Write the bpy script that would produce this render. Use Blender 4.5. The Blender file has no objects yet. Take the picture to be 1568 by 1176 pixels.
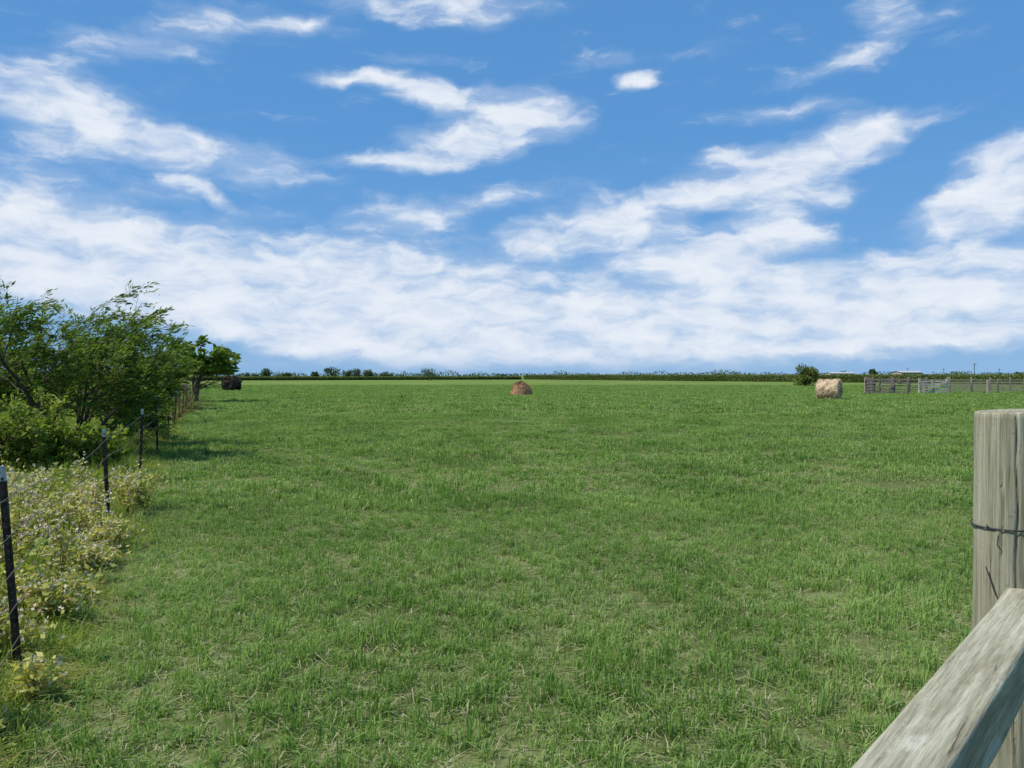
import bpy, math, random
import numpy as np
from mathutils import Vector, noise as mnoise
random.seed(5); np.random.seed(5)
scene = bpy.context.scene
col = scene.collection
F = 1230.0; CH = 2.0
def P(px, d): return (px-784)/F*d

# ---------------------------------------------------------------- helpers
def link(o): col.objects.link(o); return o
def np_mesh(name, verts, faces, mats, attr=None, smooth=False, matidx=None):
    me = bpy.data.meshes.new(name)
    verts = np.asarray(verts, dtype=np.float32)
    if not isinstance(faces, list): faces = [faces]
    faces = [np.asarray(f, dtype=np.int32) for f in faces if len(f)]
    nl = sum(f.size for f in faces); nf = sum(len(f) for f in faces)
    me.vertices.add(len(verts)); me.vertices.foreach_set('co', verts.ravel())
    me.loops.add(nl); me.polygons.add(nf)
    me.loops.foreach_set('vertex_index', np.concatenate([f.ravel() for f in faces]))
    tot = np.concatenate([np.full(len(f), f.shape[1], dtype=np.int32) for f in faces])
    st = np.concatenate([[0], np.cumsum(tot)[:-1]]).astype(np.int32)
    me.polygons.foreach_set('loop_start', st); me.polygons.foreach_set('loop_total', tot)
    if matidx is not None: me.polygons.foreach_set('material_index', np.asarray(matidx, dtype=np.int32))
    me.polygons.foreach_set('use_smooth', np.full(nf, smooth, dtype=bool))
    for m in mats: me.materials.append(m)
    me.update(calc_edges=True)
    if attr is not None:
        a = me.attributes.new('Col', 'FLOAT_COLOR', 'POINT')
        a.data.foreach_set('color', np.asarray(attr, dtype=np.float32).ravel())
    me.validate()
    return me
def obj(name, me, parent=None, loc=None):
    o = bpy.data.objects.new(name, me); link(o)
    if parent: o.parent = parent
    if loc: o.location = loc
    return o
def empty(name, loc=(0,0,0)):
    o = bpy.data.objects.new(name, None); link(o); o.location = loc; return o
_k = np.random.RandomState(3)
_dirs = _k.uniform(0, 2*np.pi, 24); _ph = _k.uniform(0, 6.28, 24)
def fnoise(x, y, s):
    v = 0
    for i in range(8):
        f = (0.6+0.22*i)/s*2
        v = v+np.sin((x*np.cos(_dirs[i])+y*np.sin(_dirs[i]))*f+_ph[i])
    return v/8*1.6   # ~ -1..1

# ---------------------------------------------------------------- node helpers
class NT:
    def __init__(s, nt): s.t = nt; s.n = nt.nodes; s.l = nt.links
    def new(s, typ, **kw):
        n = s.n.new(typ)
        for k, v in kw.items(): setattr(n, k, v)
        return n
    def setin(s, inp, v):
        if isinstance(v, bpy.types.NodeSocket): s.l.new(v, inp)
        else: inp.default_value = v
    def math(s, op, a, b=0.0, c=None, clamp=False):
        n = s.n.new('ShaderNodeMath'); n.operation = op; n.use_clamp = clamp
        s.setin(n.inputs[0], a); s.setin(n.inputs[1], b)
        if c is not None: s.setin(n.inputs[2], c)
        return n.outputs[0]
    def mix(s, f, a, b, bt='MIX'):
        n = s.n.new('ShaderNodeMix'); n.data_type = 'RGBA'; n.blend_type = bt
        s.setin(n.inputs[0], f); s.setin(n.inputs[6], a); s.setin(n.inputs[7], b)
        return n.outputs[2]
    def ramp(s, f, stops):
        n = s.n.new('ShaderNodeValToRGB'); r = n.color_ramp
        while len(r.elements) < len(stops): r.elements.new(0.5)
        for e, (p, c) in zip(r.elements, stops):
            e.position = p; e.color = (*c, 1) if len(c) == 3 else c
        s.setin(n.inputs[0], f); return n.outputs[0]
    def mapr(s, v, a, b, c=0.0, d=1.0, smooth=False):
        n = s.n.new('ShaderNodeMapRange')
        if smooth: n.interpolation_type = 'SMOOTHSTEP'
        for i, x in enumerate((v, a, b, c, d)): s.setin(n.inputs[i], x)
        return n.outputs[0]
    def noise(s, vec, scale, detail=3, rough=0.5, dist=0.0):
        n = s.n.new('ShaderNodeTexNoise')
        if vec is not None: s.l.new(vec, n.inputs['Vector'])
        n.inputs['Scale'].default_value = scale; n.inputs['Detail'].default_value = detail
        n.inputs['Roughness'].default_value = rough; n.inputs['Distortion'].default_value = dist
        return n.outputs['Fac']
def c4(c): return (*c, 1.0)
def new_mat(name):
    m = bpy.data.materials.new(name); m.use_nodes = True
    nt = NT(m.node_tree); bsdf = nt.n['Principled BSDF']; out = nt.n['Material Output']
    return m, nt, bsdf, out

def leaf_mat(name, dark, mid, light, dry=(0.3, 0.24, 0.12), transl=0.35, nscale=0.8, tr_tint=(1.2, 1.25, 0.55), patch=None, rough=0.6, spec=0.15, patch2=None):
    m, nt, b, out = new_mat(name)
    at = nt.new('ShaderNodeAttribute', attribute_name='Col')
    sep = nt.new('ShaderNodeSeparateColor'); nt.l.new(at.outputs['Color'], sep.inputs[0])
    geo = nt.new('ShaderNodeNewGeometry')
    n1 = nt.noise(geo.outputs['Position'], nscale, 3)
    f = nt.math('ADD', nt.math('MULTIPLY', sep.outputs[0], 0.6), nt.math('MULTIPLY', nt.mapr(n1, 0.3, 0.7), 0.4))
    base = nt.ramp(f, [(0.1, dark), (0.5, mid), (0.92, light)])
    base = nt.mix(sep.outputs[1], base, c4(dry))
    for pt in (patch, patch2):
        if pt:
            n2 = nt.noise(geo.outputs['Position'], pt[0], 4, 0.6)
            base = nt.mix(nt.mapr(n2, pt[1], pt[2], 0, pt[3], True), base, c4(pt[4]))
    nt.l.new(base, b.inputs['Base Color']); b.inputs['Roughness'].default_value = rough
    b.inputs['Specular IOR Level'].default_value = spec
    tr = nt.new('ShaderNodeBsdfTranslucent')
    nt.l.new(nt.mix(1.0, base, c4(tr_tint), 'MULTIPLY'), tr.inputs[0])
    mx = nt.new('ShaderNodeMixShader'); mx.inputs[0].default_value = transl
    nt.l.new(b.outputs[0], mx.inputs[1]); nt.l.new(tr.outputs[0], mx.inputs[2])
    nt.l.new(mx.outputs[0], out.inputs['Surface'])
    return m

# ---------------------------------------------------------------- materials
M_grass = leaf_mat('grass_blades', (0.092, 0.175, 0.034), (0.205, 0.335, 0.075), (0.40, 0.51, 0.175),
                   dry=(0.54, 0.49, 0.31), transl=0.36, nscale=0.45, patch=(0.21, 0.50, 0.72, 0.5, (0.37, 0.40, 0.19)), patch2=(1.3, 0.58, 0.72, 0.4, (0.42, 0.40, 0.22)))
M_weed = leaf_mat('weed_leaves', (0.10, 0.17, 0.025), (0.23, 0.32, 0.05), (0.44, 0.47, 0.11), dry=(0.48, 0.39, 0.18), transl=0.4, nscale=1.2)
M_flower_leaf = leaf_mat('flowering_leaves', (0.17, 0.23, 0.04), (0.38, 0.40, 0.10), (0.62, 0.58, 0.22), dry=(0.50, 0.34, 0.16), transl=0.38, nscale=2.0)
M_mesq = leaf_mat('mesquite_leaves', (0.042, 0.09, 0.016), (0.12, 0.20, 0.030), (0.30, 0.38, 0.07), transl=0.42, nscale=1.1)
M_far = leaf_mat('hazy_distant_leaves', (0.045, 0.08, 0.035), (0.08, 0.13, 0.05), (0.13, 0.18, 0.075), transl=0.2, nscale=0.15)  # greens shifted slightly bluish: aerial haze painted into the leaf colour
M_corn = leaf_mat('crop_leaves', (0.06, 0.10, 0.025), (0.13, 0.18, 0.05), (0.23, 0.27, 0.10), dry=(0.36, 0.29, 0.14), transl=0.3, nscale=0.05)
def flower_mat():
    m, nt, b, out = new_mat('flower_petals')
    at = nt.new('ShaderNodeAttribute', attribute_name='Col')
    sep = nt.new('ShaderNodeSeparateColor'); nt.l.new(at.outputs['Color'], sep.inputs[0])
    c = nt.ramp(sep.outputs[0], [(0.0, (0.50, 0.34, 0.22)), (0.35, (0.74, 0.64, 0.47)), (1.0, (0.82, 0.76, 0.64))])
    nt.l.new(c, b.inputs['Base Color']); b.inputs['Roughness'].default_value = 0.7; b.inputs['Specular IOR Level'].default_value = 0.1
    tr = nt.new('ShaderNodeBsdfTranslucent'); nt.l.new(c, tr.inputs[0])
    mx = nt.new('ShaderNodeMixShader'); mx.inputs[0].default_value = .35
    nt.l.new(b.outputs[0], mx.inputs[1]); nt.l.new(tr.outputs[0], mx.inputs[2]); nt.l.new(mx.outputs[0], out.inputs['Surface'])
    return m
M_petal = flower_mat()
def bark(name, a, bcol, sc=8):
    m, nt, b, out = new_mat(name)
    tc = nt.new('ShaderNodeTexCoord'); mp = nt.new('ShaderNodeMapping'); mp.inputs['Scale'].default_value = (sc*2, sc*2, sc*.4)
    nt.l.new(tc.outputs['Object'], mp.inputs[0])
    n = nt.noise(mp.outputs[0], 1.0, 5, 0.6)
    nt.l.new(nt.ramp(n, [(0.3, a), (0.7, bcol)]), b.inputs['Base Color']); b.inputs['Roughness'].default_value = 0.9
    b.inputs['Specular IOR Level'].default_value = 0.1
    bp = nt.new('ShaderNodeBump'); bp.inputs['Strength'].default_value = 0.5; nt.l.new(n, bp.inputs['Height']); nt.l.new(bp.outputs[0], b.inputs['Normal'])
    return m
M_bark = bark('tree_bark', (0.035, 0.028, 0.02), (0.13, 0.10, 0.075))
M_greywood = bark('grey_boards', (0.17, 0.12, 0.095), (0.42, 0.33, 0.27), 1.5)
M_palewood = bark('pale_boards', (0.34, 0.29, 0.25), (0.62, 0.56, 0.49), 1.5)
def simple(name, c, rough=0.6, metal=0.0, var=0.25, sc=6):
    m, nt, b, out = new_mat(name)
    tc = nt.new('ShaderNodeTexCoord')
    n = nt.noise(tc.outputs['Object'], sc, 4, 0.6)
    a = tuple(x*(1-var) for x in c); d = tuple(min(1, x*(1+var)) for x in c)
    nt.l.new(nt.ramp(n, [(0.3, a), (0.7, d)]), b.inputs['Base Color'])
    b.inputs['Roughness'].default_value = rough; b.inputs['Metallic'].default_value = metal
    b.inputs['Specular IOR Level'].default_value = 0.2
    return m
M_steel = simple('rusty_post_steel', (0.060, 0.042, 0.030), 0.9, 0.0, 0.8, 18)
M_tip = simple('white_post_tip', (0.5, 0.5, 0.45), 0.7, 0, .4, 30)
M_wire = simple('galvanised_wire', (0.16, 0.145, 0.12), 0.7, 0.1)
M_pipe = simple('weathered_rails', (0.36, 0.29, 0.22), 0.8, 0.0)
M_roof = simple('metal_roof', (0.46, 0.45, 0.41), 0.6, 0.0, 0.1, 0.5)
M_wall = simple('barn_wall', (0.42, 0.37, 0.29), 0.7, 0.0, 0.1, 0.5)
M_darkop = simple('dark_opening', (0.03, 0.03, 0.03), 0.8)
M_stem = simple('weed_stems', (0.22, 0.17, 0.07), 0.8)

def hay_mat(name, a, b_, c, sc=1.0):
    m, nt, b, out = new_mat(name)
    at = nt.new('ShaderNodeAttribute', attribute_name='Col')
    sep = nt.new('ShaderNodeSeparateColor'); nt.l.new(at.outputs['Color'], sep.inputs[0])
    tc = nt.new('ShaderNodeTexCoord')
    n = nt.noise(tc.outputs['Object'], 3*sc, 6, 0.7)
    n2 = nt.noise(tc.outputs['Object'], 30*sc, 4, 0.7)
    f = nt.math('ADD', nt.math('MULTIPLY', n, 0.55), nt.math('MULTIPLY', n2, 0.2))
    f = nt.math('ADD', f, nt.math('MULTIPLY', sep.outputs[0], 0.25))
    nt.l.new(nt.ramp(f, [(0.32, a), (0.5, b_), (0.7, c)]), b.inputs['Base Color']); b.inputs['Roughness'].default_value = 0.9
    b.inputs['Specular IOR Level'].default_value = 0.1
    bp = nt.new('ShaderNodeBump'); bp.inputs['Strength'].default_value = 0.7; bp.inputs['Distance'].default_value = 0.05
    nt.l.new(n2, bp.inputs['Height']); nt.l.new(bp.outputs[0], b.inputs['Normal'])
    return m
M_hay = hay_mat('hay', (0.34, 0.23, 0.13), (0.56, 0.42, 0.27), (0.72, 0.59, 0.43))
M_brownhay = hay_mat('brown_hay', (0.12, 0.06, 0.03), (0.33, 0.19, 0.10), (0.52, 0.36, 0.22))
M_darkhay = hay_mat('weathered_hay', (0.012, 0.009, 0.008), (0.038, 0.028, 0.023), (0.12, 0.09, 0.07))

# ---------------------------------------------------------------- ground
def build_ground():
    m, nt, b, out = new_mat('field_ground')
    geo = nt.new('ShaderNodeNewGeometry'); pos = geo.outputs['Position']
    n1 = nt.noise(pos, 0.45, 4, 0.6); n2 = nt.noise(pos, 9, 5, 0.7); n3 = nt.noise(pos, 0.06, 4, 0.55)
    f = nt.math('ADD', nt.math('MULTIPLY', n1, 0.4), nt.math('MULTIPLY', n2, 0.6))
    near = nt.ramp(f, [(0.32, (0.050, 0.066, 0.022)), (0.5, (0.115, 0.14, 0.048)), (0.66, (0.24, 0.24, 0.12))])
    fld = nt.ramp(n3, [(0.3, (0.105, 0.18, 0.042)), (0.5, (0.145, 0.215, 0.056)), (0.7, (0.19, 0.24, 0.075))])
    sx = nt.new('ShaderNodeSeparateXYZ'); nt.l.new(pos, sx.inputs[0])
    far = nt.mapr(sx.outputs[1], 25, 90, 0, 0.9, True)
    nt.l.new(nt.mix(far, near, fld), b.inputs['Base Color'])
    b.inputs['Roughness'].default_value = 1.0; b.inputs['Specular IOR Level'].default_value = 0.0
    bp = nt.new('ShaderNodeBump'); bp.inputs['Strength'].default_value = 0.6; bp.inputs['Distance'].default_value = 0.03
    nt.l.new(n2, bp.inputs['Height']); nt.l.new(bp.outputs[0], b.inputs['Normal'])
    xs = np.concatenate([[-4000, -1000, -300], np.linspace(-120, 120, 81), [300, 1000, 4000]])
    ys = np.concatenate([[-600, -60], np.linspace(-10, 140, 61), [300, 800, 5000]])
    X, Y = np.meshgrid(xs, ys)
    Z = fnoise(X, Y, 14)*0.03*np.clip(1-np.abs(X)/130, 0, 1)*np.clip(1-np.abs(Y-50)/100, 0, 1)
    V = np.stack([X, Y, Z], -1).reshape(-1, 3); nx = len(xs); ny = len(ys)
    i = np.arange(nx-1)[None, :]+np.arange(ny-1)[:, None]*nx; i = i.ravel()
    obj('ground', np_mesh('ground', V, np.stack([i, i+1, i+1+nx, i+nx], 1), [m], smooth=True))
build_ground()

# ---------------------------------------------------------------- grass clumps
fence_x = lambda d: -1.3-0.379*d
def blades_mesh(name, n, rad, hmin, hmax, wmin, wmax, dryp, mat, tufts=0, bend=0.6, loose=.4, tr=.11):
    rs = np.random
    if tufts:
        tc = rs.uniform(-rad, rad, (tufts, 2)); k = rs.randint(0, tufts, n)
        p = tc[k]+rs.normal(0, rad*tr, (n, 2)); th = rs.uniform(0.7, 1.45, tufts)[k]
        q = rs.uniform(-rad, rad, (n, 2)); sel = rs.rand(n) < loose; p[sel] = q[sel]; th[sel] = 0.55
    else:
        p = rs.uniform(-rad, rad, (n, 2)); th = np.ones(n)
    h = rs.uniform(hmin, hmax, n)*th; w = rs.uniform(wmin, wmax, n)
    a = rs.uniform(0, 2*np.pi, n); lean = np.abs(rs.normal(0, bend, n))*h
    dry = (rs.rand(n) < dryp).astype(float); h = np.where(dry > 0, h*0.55, h)
    lean = np.where(dry > 0, lean*1.8+0.02, lean)
    ld = a+rs.uniform(-0.5, 0.5, n)+np.pi/2
    L = np.stack([np.cos(ld), np.sin(ld)], 1); W = np.stack([np.cos(a), np.sin(a)], 1)
    V = np.zeros((n, 5, 3))
    V[:, 0, :2] = p-W*w[:, None]/2; V[:, 1, :2] = p+W*w[:, None]/2
    mid = p+L*(lean*0.35)[:, None]
    V[:, 2, :2] = mid+W*w[:, None]*0.42; V[:, 3, :2] = mid-W*w[:, None]*0.42
    V[:, 2, 2] = h*0.6; V[:, 3, 2] = h*0.6
    V[:, 4, :2] = p+L*lean[:, None]; V[:, 4, 2] = np.maximum(h-lean*0.35, h*0.35)
    V[:, :2, 2] = -0.03
    b = np.arange(n)*5
    q = np.stack([b, b+1, b+2, b+3], 1); t = np.stack([b+3, b+2, b+4], 1)
    C = np.zeros((n, 5, 4)); C[..., 3] = 1
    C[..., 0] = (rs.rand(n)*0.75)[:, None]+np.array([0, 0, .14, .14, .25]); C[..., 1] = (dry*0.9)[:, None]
    return np_mesh(name, V.reshape(-1, 3), [q, t], [mat], C.reshape(-1, 4))
def clump_collection(cname, base, count, **kw):
    c = bpy.data.collections.new(cname)
    for i in range(count):
        me = blades_mesh('%s_%d' % (base, i), **kw)
        c.objects.link(bpy.data.objects.new('%s_%d' % (base, i), me))
    return c
def instancer(name, coll, pts, scl, nvar):
    n = len(pts)
    me = bpy.data.meshes.new(name); me.vertices.add(n); me.vertices.foreach_set('co', np.asarray(pts, np.float32).ravel())
    a = me.attributes.new('rot', 'FLOAT_VECTOR', 'POINT'); r = np.zeros((n, 3), np.float32); r[:, 2] = np.random.uniform(0, 6.28, n); a.data.foreach_set('vector', r.ravel())
    a = me.attributes.new('scl', 'FLOAT_VECTOR', 'POINT'); a.data.foreach_set('vector', np.asarray(scl, np.float32).ravel())
    a = me.attributes.new('idx', 'INT', 'POINT'); a.data.foreach_set('value', np.random.randint(0, nvar, n).astype(np.int32))
    me.update()
    o = obj(name, me)
    g = bpy.data.node_groups.new(name+'_nodes', 'GeometryNodeTree')
    g.interface.new_socket('Geometry', in_out='INPUT', socket_type='NodeSocketGeometry')
    g.interface.new_socket('Geometry', in_out='OUTPUT', socket_type='NodeSocketGeometry')
    N = g.nodes; gi = N.new('NodeGroupInput'); go = N.new('NodeGroupOutput')
    ci = N.new('GeometryNodeCollectionInfo'); ci.inputs['Collection'].default_value = coll
    ci.inputs['Separate Children'].default_value = True; ci.inputs['Reset Children'].default_value = True
    ip = N.new('GeometryNodeInstanceOnPoints'); ip.inputs['Pick Instance'].default_value = True
    def na(nm, ty):
        x = N.new('GeometryNodeInputNamedAttribute'); x.data_type = ty; x.inputs['Name'].default_value = nm; return x.outputs['Attribute']
    Lk = g.links
    Lk.new(gi.outputs[0], ip.inputs['Points']); Lk.new(ci.outputs[0], ip.inputs['Instance'])
    Lk.new(na('idx', 'INT'), ip.inputs['Instance Index']); Lk.new(na('rot', 'FLOAT_VECTOR'), ip.inputs['Rotation']); Lk.new(na('scl', 'FLOAT_VECTOR'), ip.inputs['Scale'])
    Lk.new(ip.outputs[0], go.inputs[0])
    md = o.modifiers.new('scatter', 'NODES'); md.node_group = g
    return o
def wedge(d0, d1, spacing, margin=3.0, tan=0.72):
    xs = np.arange(-tan*d1-margin, tan*d1+margin, spacing); ys = np.arange(d0, d1, spacing)
    X, Y = np.meshgrid(xs, ys); X = X+np.random.uniform(-.5, .5, X.shape)*spacing; Y = Y+np.random.uniform(-.5, .5, Y.shape)*spacing
    X = X.ravel(); Y = Y.ravel(); k = (np.abs(X) < tan*Y+margin)
    return X[k], Y[k]
def scatter(name, coll, nvar, d0, d1, sp, zvar=0.33):
    X, Y = wedge(d0, d1, sp)
    s = np.random.uniform(0.8, 1.2, len(X))
    z = s*(1+zvar*fnoise(X, Y, 2.2))*np.random.uniform(0.7, 1.3, len(X))
    instancer(name, coll, np.stack([X, Y, np.zeros_like(X)], 1), np.stack([s, s, z], 1), nvar)
gA = clump_collection('grass_near_clumps', 'grass_clump_near', 8, n=640, rad=0.3, hmin=0.04, hmax=0.12, wmin=0.004, wmax=0.009, dryp=0.22, mat=M_grass, tufts=8, bend=.8, loose=.45)
gB = clump_collection('grass_mid_clumps', 'grass_clump_mid', 7, n=560, rad=0.6, hmin=0.05, hmax=0.14, wmin=0.009, wmax=0.018, dryp=0.15, mat=M_grass, tufts=9, bend=.8, loose=.35)
gC = clump_collection('grass_far_clumps', 'grass_clump_far', 6, n=420, rad=1.2, hmin=0.06, hmax=0.17, wmin=0.025, wmax=0.05, dryp=0.14, mat=M_grass, tufts=12, bend=.8, loose=.4)
scatter('field_grass', gA, 8, 2.2, 13, 0.38)
scatter('field_grass', gB, 7, 12.6, 40, 0.85)
scatter('field_grass', gC, 6, 39, 165, 1.95)

# ---------------------------------------------------------------- leaf quads
def leaf_quads(pos, size, dirs=None, aspect=2.2, dryp=0.03, shade=None, flat=0.0):
    n = len(pos); rs = np.random
    d = rs.normal(size=(n, 3)); 
    if dirs is not None: d = dirs*1.6+d*0.6
    d /= np.linalg.norm(d, axis=1)[:, None]
    u = rs.normal(size=(n, 3)); u[:, 2] *= (1-flat); w = np.cross(d, u); w /= (np.linalg.norm(w, axis=1)[:, None]+1e-6)
    L = (size*rs.uniform(0.6, 1.3, n))[:, None]; W = L/aspect
    V = np.stack([pos, pos+d*L*0.45+w*W*0.5, pos+d*L, pos+d*L*0.45-w*W*0.5], 1)
    b = np.arange(n)*4; q = np.stack([b, b+1, b+2, b+3], 1)
    C = np.zeros((n, 4, 4)); C[..., 3] = 1
    s = rs.rand(n) if shade is None else np.clip(shade+rs.uniform(-.25, .25, n), 0, 1)
    C[..., 0] = s[:, None]; C[..., 1] = ((rs.rand(n) < dryp)*0.9)[:, None]
    return V.reshape(-1, 3), q, C.reshape(-1, 4)
class Tubes:
    def __init__(s): s.v = []; s.f = []; s.n = 0
    def add(s, pts, radii, k=5):
        pts = np.asarray(pts, float); m = len(pts)
        t = np.gradient(pts, axis=0); t /= np.linalg.norm(t, axis=1)[:, None]+1e-9
        ref = np.array([0.3, 0.9, 0.1]) if abs(t[0][2]) > 0.8 else np.array([0, 0, 1.])
        u = np.cross(t, ref); u /= np.linalg.norm(u, axis=1)[:, None]+1e-9; w = np.cross(t, u)
        a = np.arange(k)/k*2*np.pi
        ring = pts[:, None]+np.asarray(radii)[:, None, None]*(np.cos(a)[None, :, None]*u[:, None]+np.sin(a)[None, :, None]*w[:, None])
        s.v.append(ring.reshape(-1, 3))
        i = np.arange(m-1)[:, None]*k; j = np.arange(k)[None]; jn = (j+1) % k
        s.f.append((np.stack([i+j, i+jn, i+k+jn, i+k+j], -1).reshape(-1, 4))+s.n); s.n += m*k
    def mesh(s, name, mat): return np_mesh(name, np.concatenate(s.v), np.concatenate(s.f), [mat], smooth=True)

def tree(name, base, height, spread, stems=5, wind=(0.25, 0, 0), leaf=0.10, per=14, seed=1, aspect=3.5, mat=None, low=0.15, tr=0.05, open_=0.0, levels=3, flatten=0.0, maxw=None, xr=None):
    rnd = random.Random(seed); np.random.seed(seed)
    T = Tubes(); LP = []; LD = []; LS = []
    wind = Vector(wind)
    def grow(p, d, L, r, lev):
        seg = 5; pts = [p.copy()]; rad = [r]; d = d.normalized()
        for i in range(seg):
            j = Vector((rnd.gauss(0, 1), rnd.gauss(0, 1), rnd.gauss(0, 1)))*0.16
            d = (d+j+wind*0.22*(lev*0.5+0.3)+Vector((0, 0, 0.06 if lev < 2 else -flatten*0.1))).normalized()
            p = p+d*(L/seg); pts.append(p.copy()); rad.append(max(r*(1-(i+1)/seg*0.6), 0.004))
        T.add([tuple(q) for q in pts], rad, 6 if lev == 0 else 4)
        if lev >= levels:
            clump = rnd.random()
            for _ in range(per):
                t = rnd.uniform(0.05, 1.0)*seg; i = min(int(t), seg-1); q = pts[i].lerp(pts[i+1], t-i)
                o = Vector((rnd.gauss(0, 1), rnd.gauss(0, 1), rnd.gauss(0, .8)))*0.05*L*2
                LP.append(tuple(q+o)); LD.append(tuple(d+wind*0.6)); LS.append(clump)
            return
        nb = {0: 6, 1: 5, 2: 5}.get(lev, 4)
        for b in range(nb):
            if rnd.random() < open_: continue
            t = (0.3 if lev == 0 else 0.2)+(0.75)*b/nb; t = min(t, 0.98)*seg; i = min(int(t), seg-1)
            q = pts[i].lerp(pts[i+1], t-i)
            ax = Vector((rnd.gauss(0, 1), rnd.gauss(0, 1), rnd.gauss(0, 0.5)))
            nd = (d+ax.normalized()*rnd.uniform(0.7, 1.2)); nd.z -= flatten*nd.z*0.5
            grow(q, nd, L*rnd.uniform(0.45, 0.62), rad[i]*0.55, lev+1)
    for s in range(stems):
        a = s/stems*6.28+rnd.uniform(-.4, .4); out = spread/height*rnd.uniform(0.4, 1.0)
        d = Vector((math.cos(a)*out, math.sin(a)*out, 1))
        grow(Vector((rnd.uniform(-.15, .15), rnd.uniform(-.15, .15), -0.05)), d, height*rnd.uniform(0.6, 0.8), tr*rnd.uniform(.7, 1.1)*height/4, 0)
    LP = np.array(LP)
    zmax = np.percentile(LP[:, 2], 99.3); sc = height/zmax
    lo, hi = np.percentile(LP[:, 0], 1.5), np.percentile(LP[:, 0], 98.5)
    sx = sc
    if maxw: sx = min(sc, maxw/(hi-lo))
    bx, by, bz = base
    if xr:   # crown extent given in metres along x at the tree's own distance
        sx = (xr[1]-xr[0])/(hi-lo); bx = xr[0]-lo*sx
    e = empty(name, (bx, by, bz))
    o = obj('trunk_and_branches', T.mesh(name+'_wood', M_bark), e); o.scale = (sx, sc, sc)
    k = LP[:, 2]*sc > low
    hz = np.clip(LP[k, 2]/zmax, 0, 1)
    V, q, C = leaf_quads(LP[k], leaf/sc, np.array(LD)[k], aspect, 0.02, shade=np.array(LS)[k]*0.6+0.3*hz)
    o2 = obj('foliage', np_mesh(name+'_leaves', V, q, [mat or M_mesq], C), e); o2.scale = (sx, sc, sc)
    return e
XR = lambda a, b, d: (P(a, d), P(b, d))
# mesquite trees on the left fence line
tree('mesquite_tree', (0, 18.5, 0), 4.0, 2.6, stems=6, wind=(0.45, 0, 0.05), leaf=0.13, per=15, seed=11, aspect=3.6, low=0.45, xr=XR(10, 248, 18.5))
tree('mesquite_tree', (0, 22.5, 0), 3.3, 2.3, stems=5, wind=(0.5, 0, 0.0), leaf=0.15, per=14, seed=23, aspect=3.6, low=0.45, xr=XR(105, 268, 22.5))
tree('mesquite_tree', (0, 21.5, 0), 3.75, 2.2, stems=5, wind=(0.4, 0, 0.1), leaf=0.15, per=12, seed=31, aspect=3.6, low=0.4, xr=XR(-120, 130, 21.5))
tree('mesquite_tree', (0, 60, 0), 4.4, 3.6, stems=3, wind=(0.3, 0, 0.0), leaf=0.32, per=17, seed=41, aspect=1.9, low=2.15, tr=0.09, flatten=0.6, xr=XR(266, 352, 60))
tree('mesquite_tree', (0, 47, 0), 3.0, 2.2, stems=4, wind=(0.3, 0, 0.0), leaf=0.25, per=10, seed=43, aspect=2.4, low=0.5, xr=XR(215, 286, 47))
tree('green_shrub', (P(30, 15.0), 15.0, 0), 1.6, 1.7, stems=6, wind=(0.2, 0, 0), leaf=0.08, per=9, seed=51, aspect=2.2, low=0.05, mat=M_weed)
tree('green_shrub', (P(110, 15.5), 15.5, 0), 1.0, 1.2, stems=6, wind=(0.2, 0, 0), leaf=0.09, per=8, seed=53, aspect=2.0, low=0.05, mat=M_weed)
tree('green_shrub', (P(205, 25.0), 25.0, 0), 1.4, 1.7, stems=6, wind=(0.3, 0, 0), leaf=0.12, per=7, seed=57, aspect=2.2, low=0.05)
def brush(name, base, size, seed):
    rnd = random.Random(seed); T = Tubes()
    def g(p, d, L, r, lev):
        pts = [p]; 
        for i in range(4):
            d = (d+Vector((rnd.gauss(0, .3), rnd.gauss(0, .3), rnd.gauss(0, .25)))).normalized(); p = p+d*L/4; pts.append(p)
            if lev < 3:
                for _ in range(1 if lev else 2):
                    g(p, d+Vector((rnd.gauss(0, .8), rnd.gauss(0, .8), rnd.gauss(0, .5))), L*0.6, r*.6, lev+1)
        T.add([tuple(q) for q in pts], [r, r*.9, r*.8, r*.6, r*.4], 3)
    for _ in range(5): g(Vector((0, 0, 0)), Vector((rnd.uniform(-.3, 1), rnd.gauss(0, .6), rnd.uniform(.5, 1.2))), size, .02, 0)
    obj(name, T.mesh(name, simple('dead_twigs', (0.16, 0.10, 0.06), 0.9)), None, base)
brush('dead_brush', (P(266, 33), 33, 0), 1.3, 3)

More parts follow.
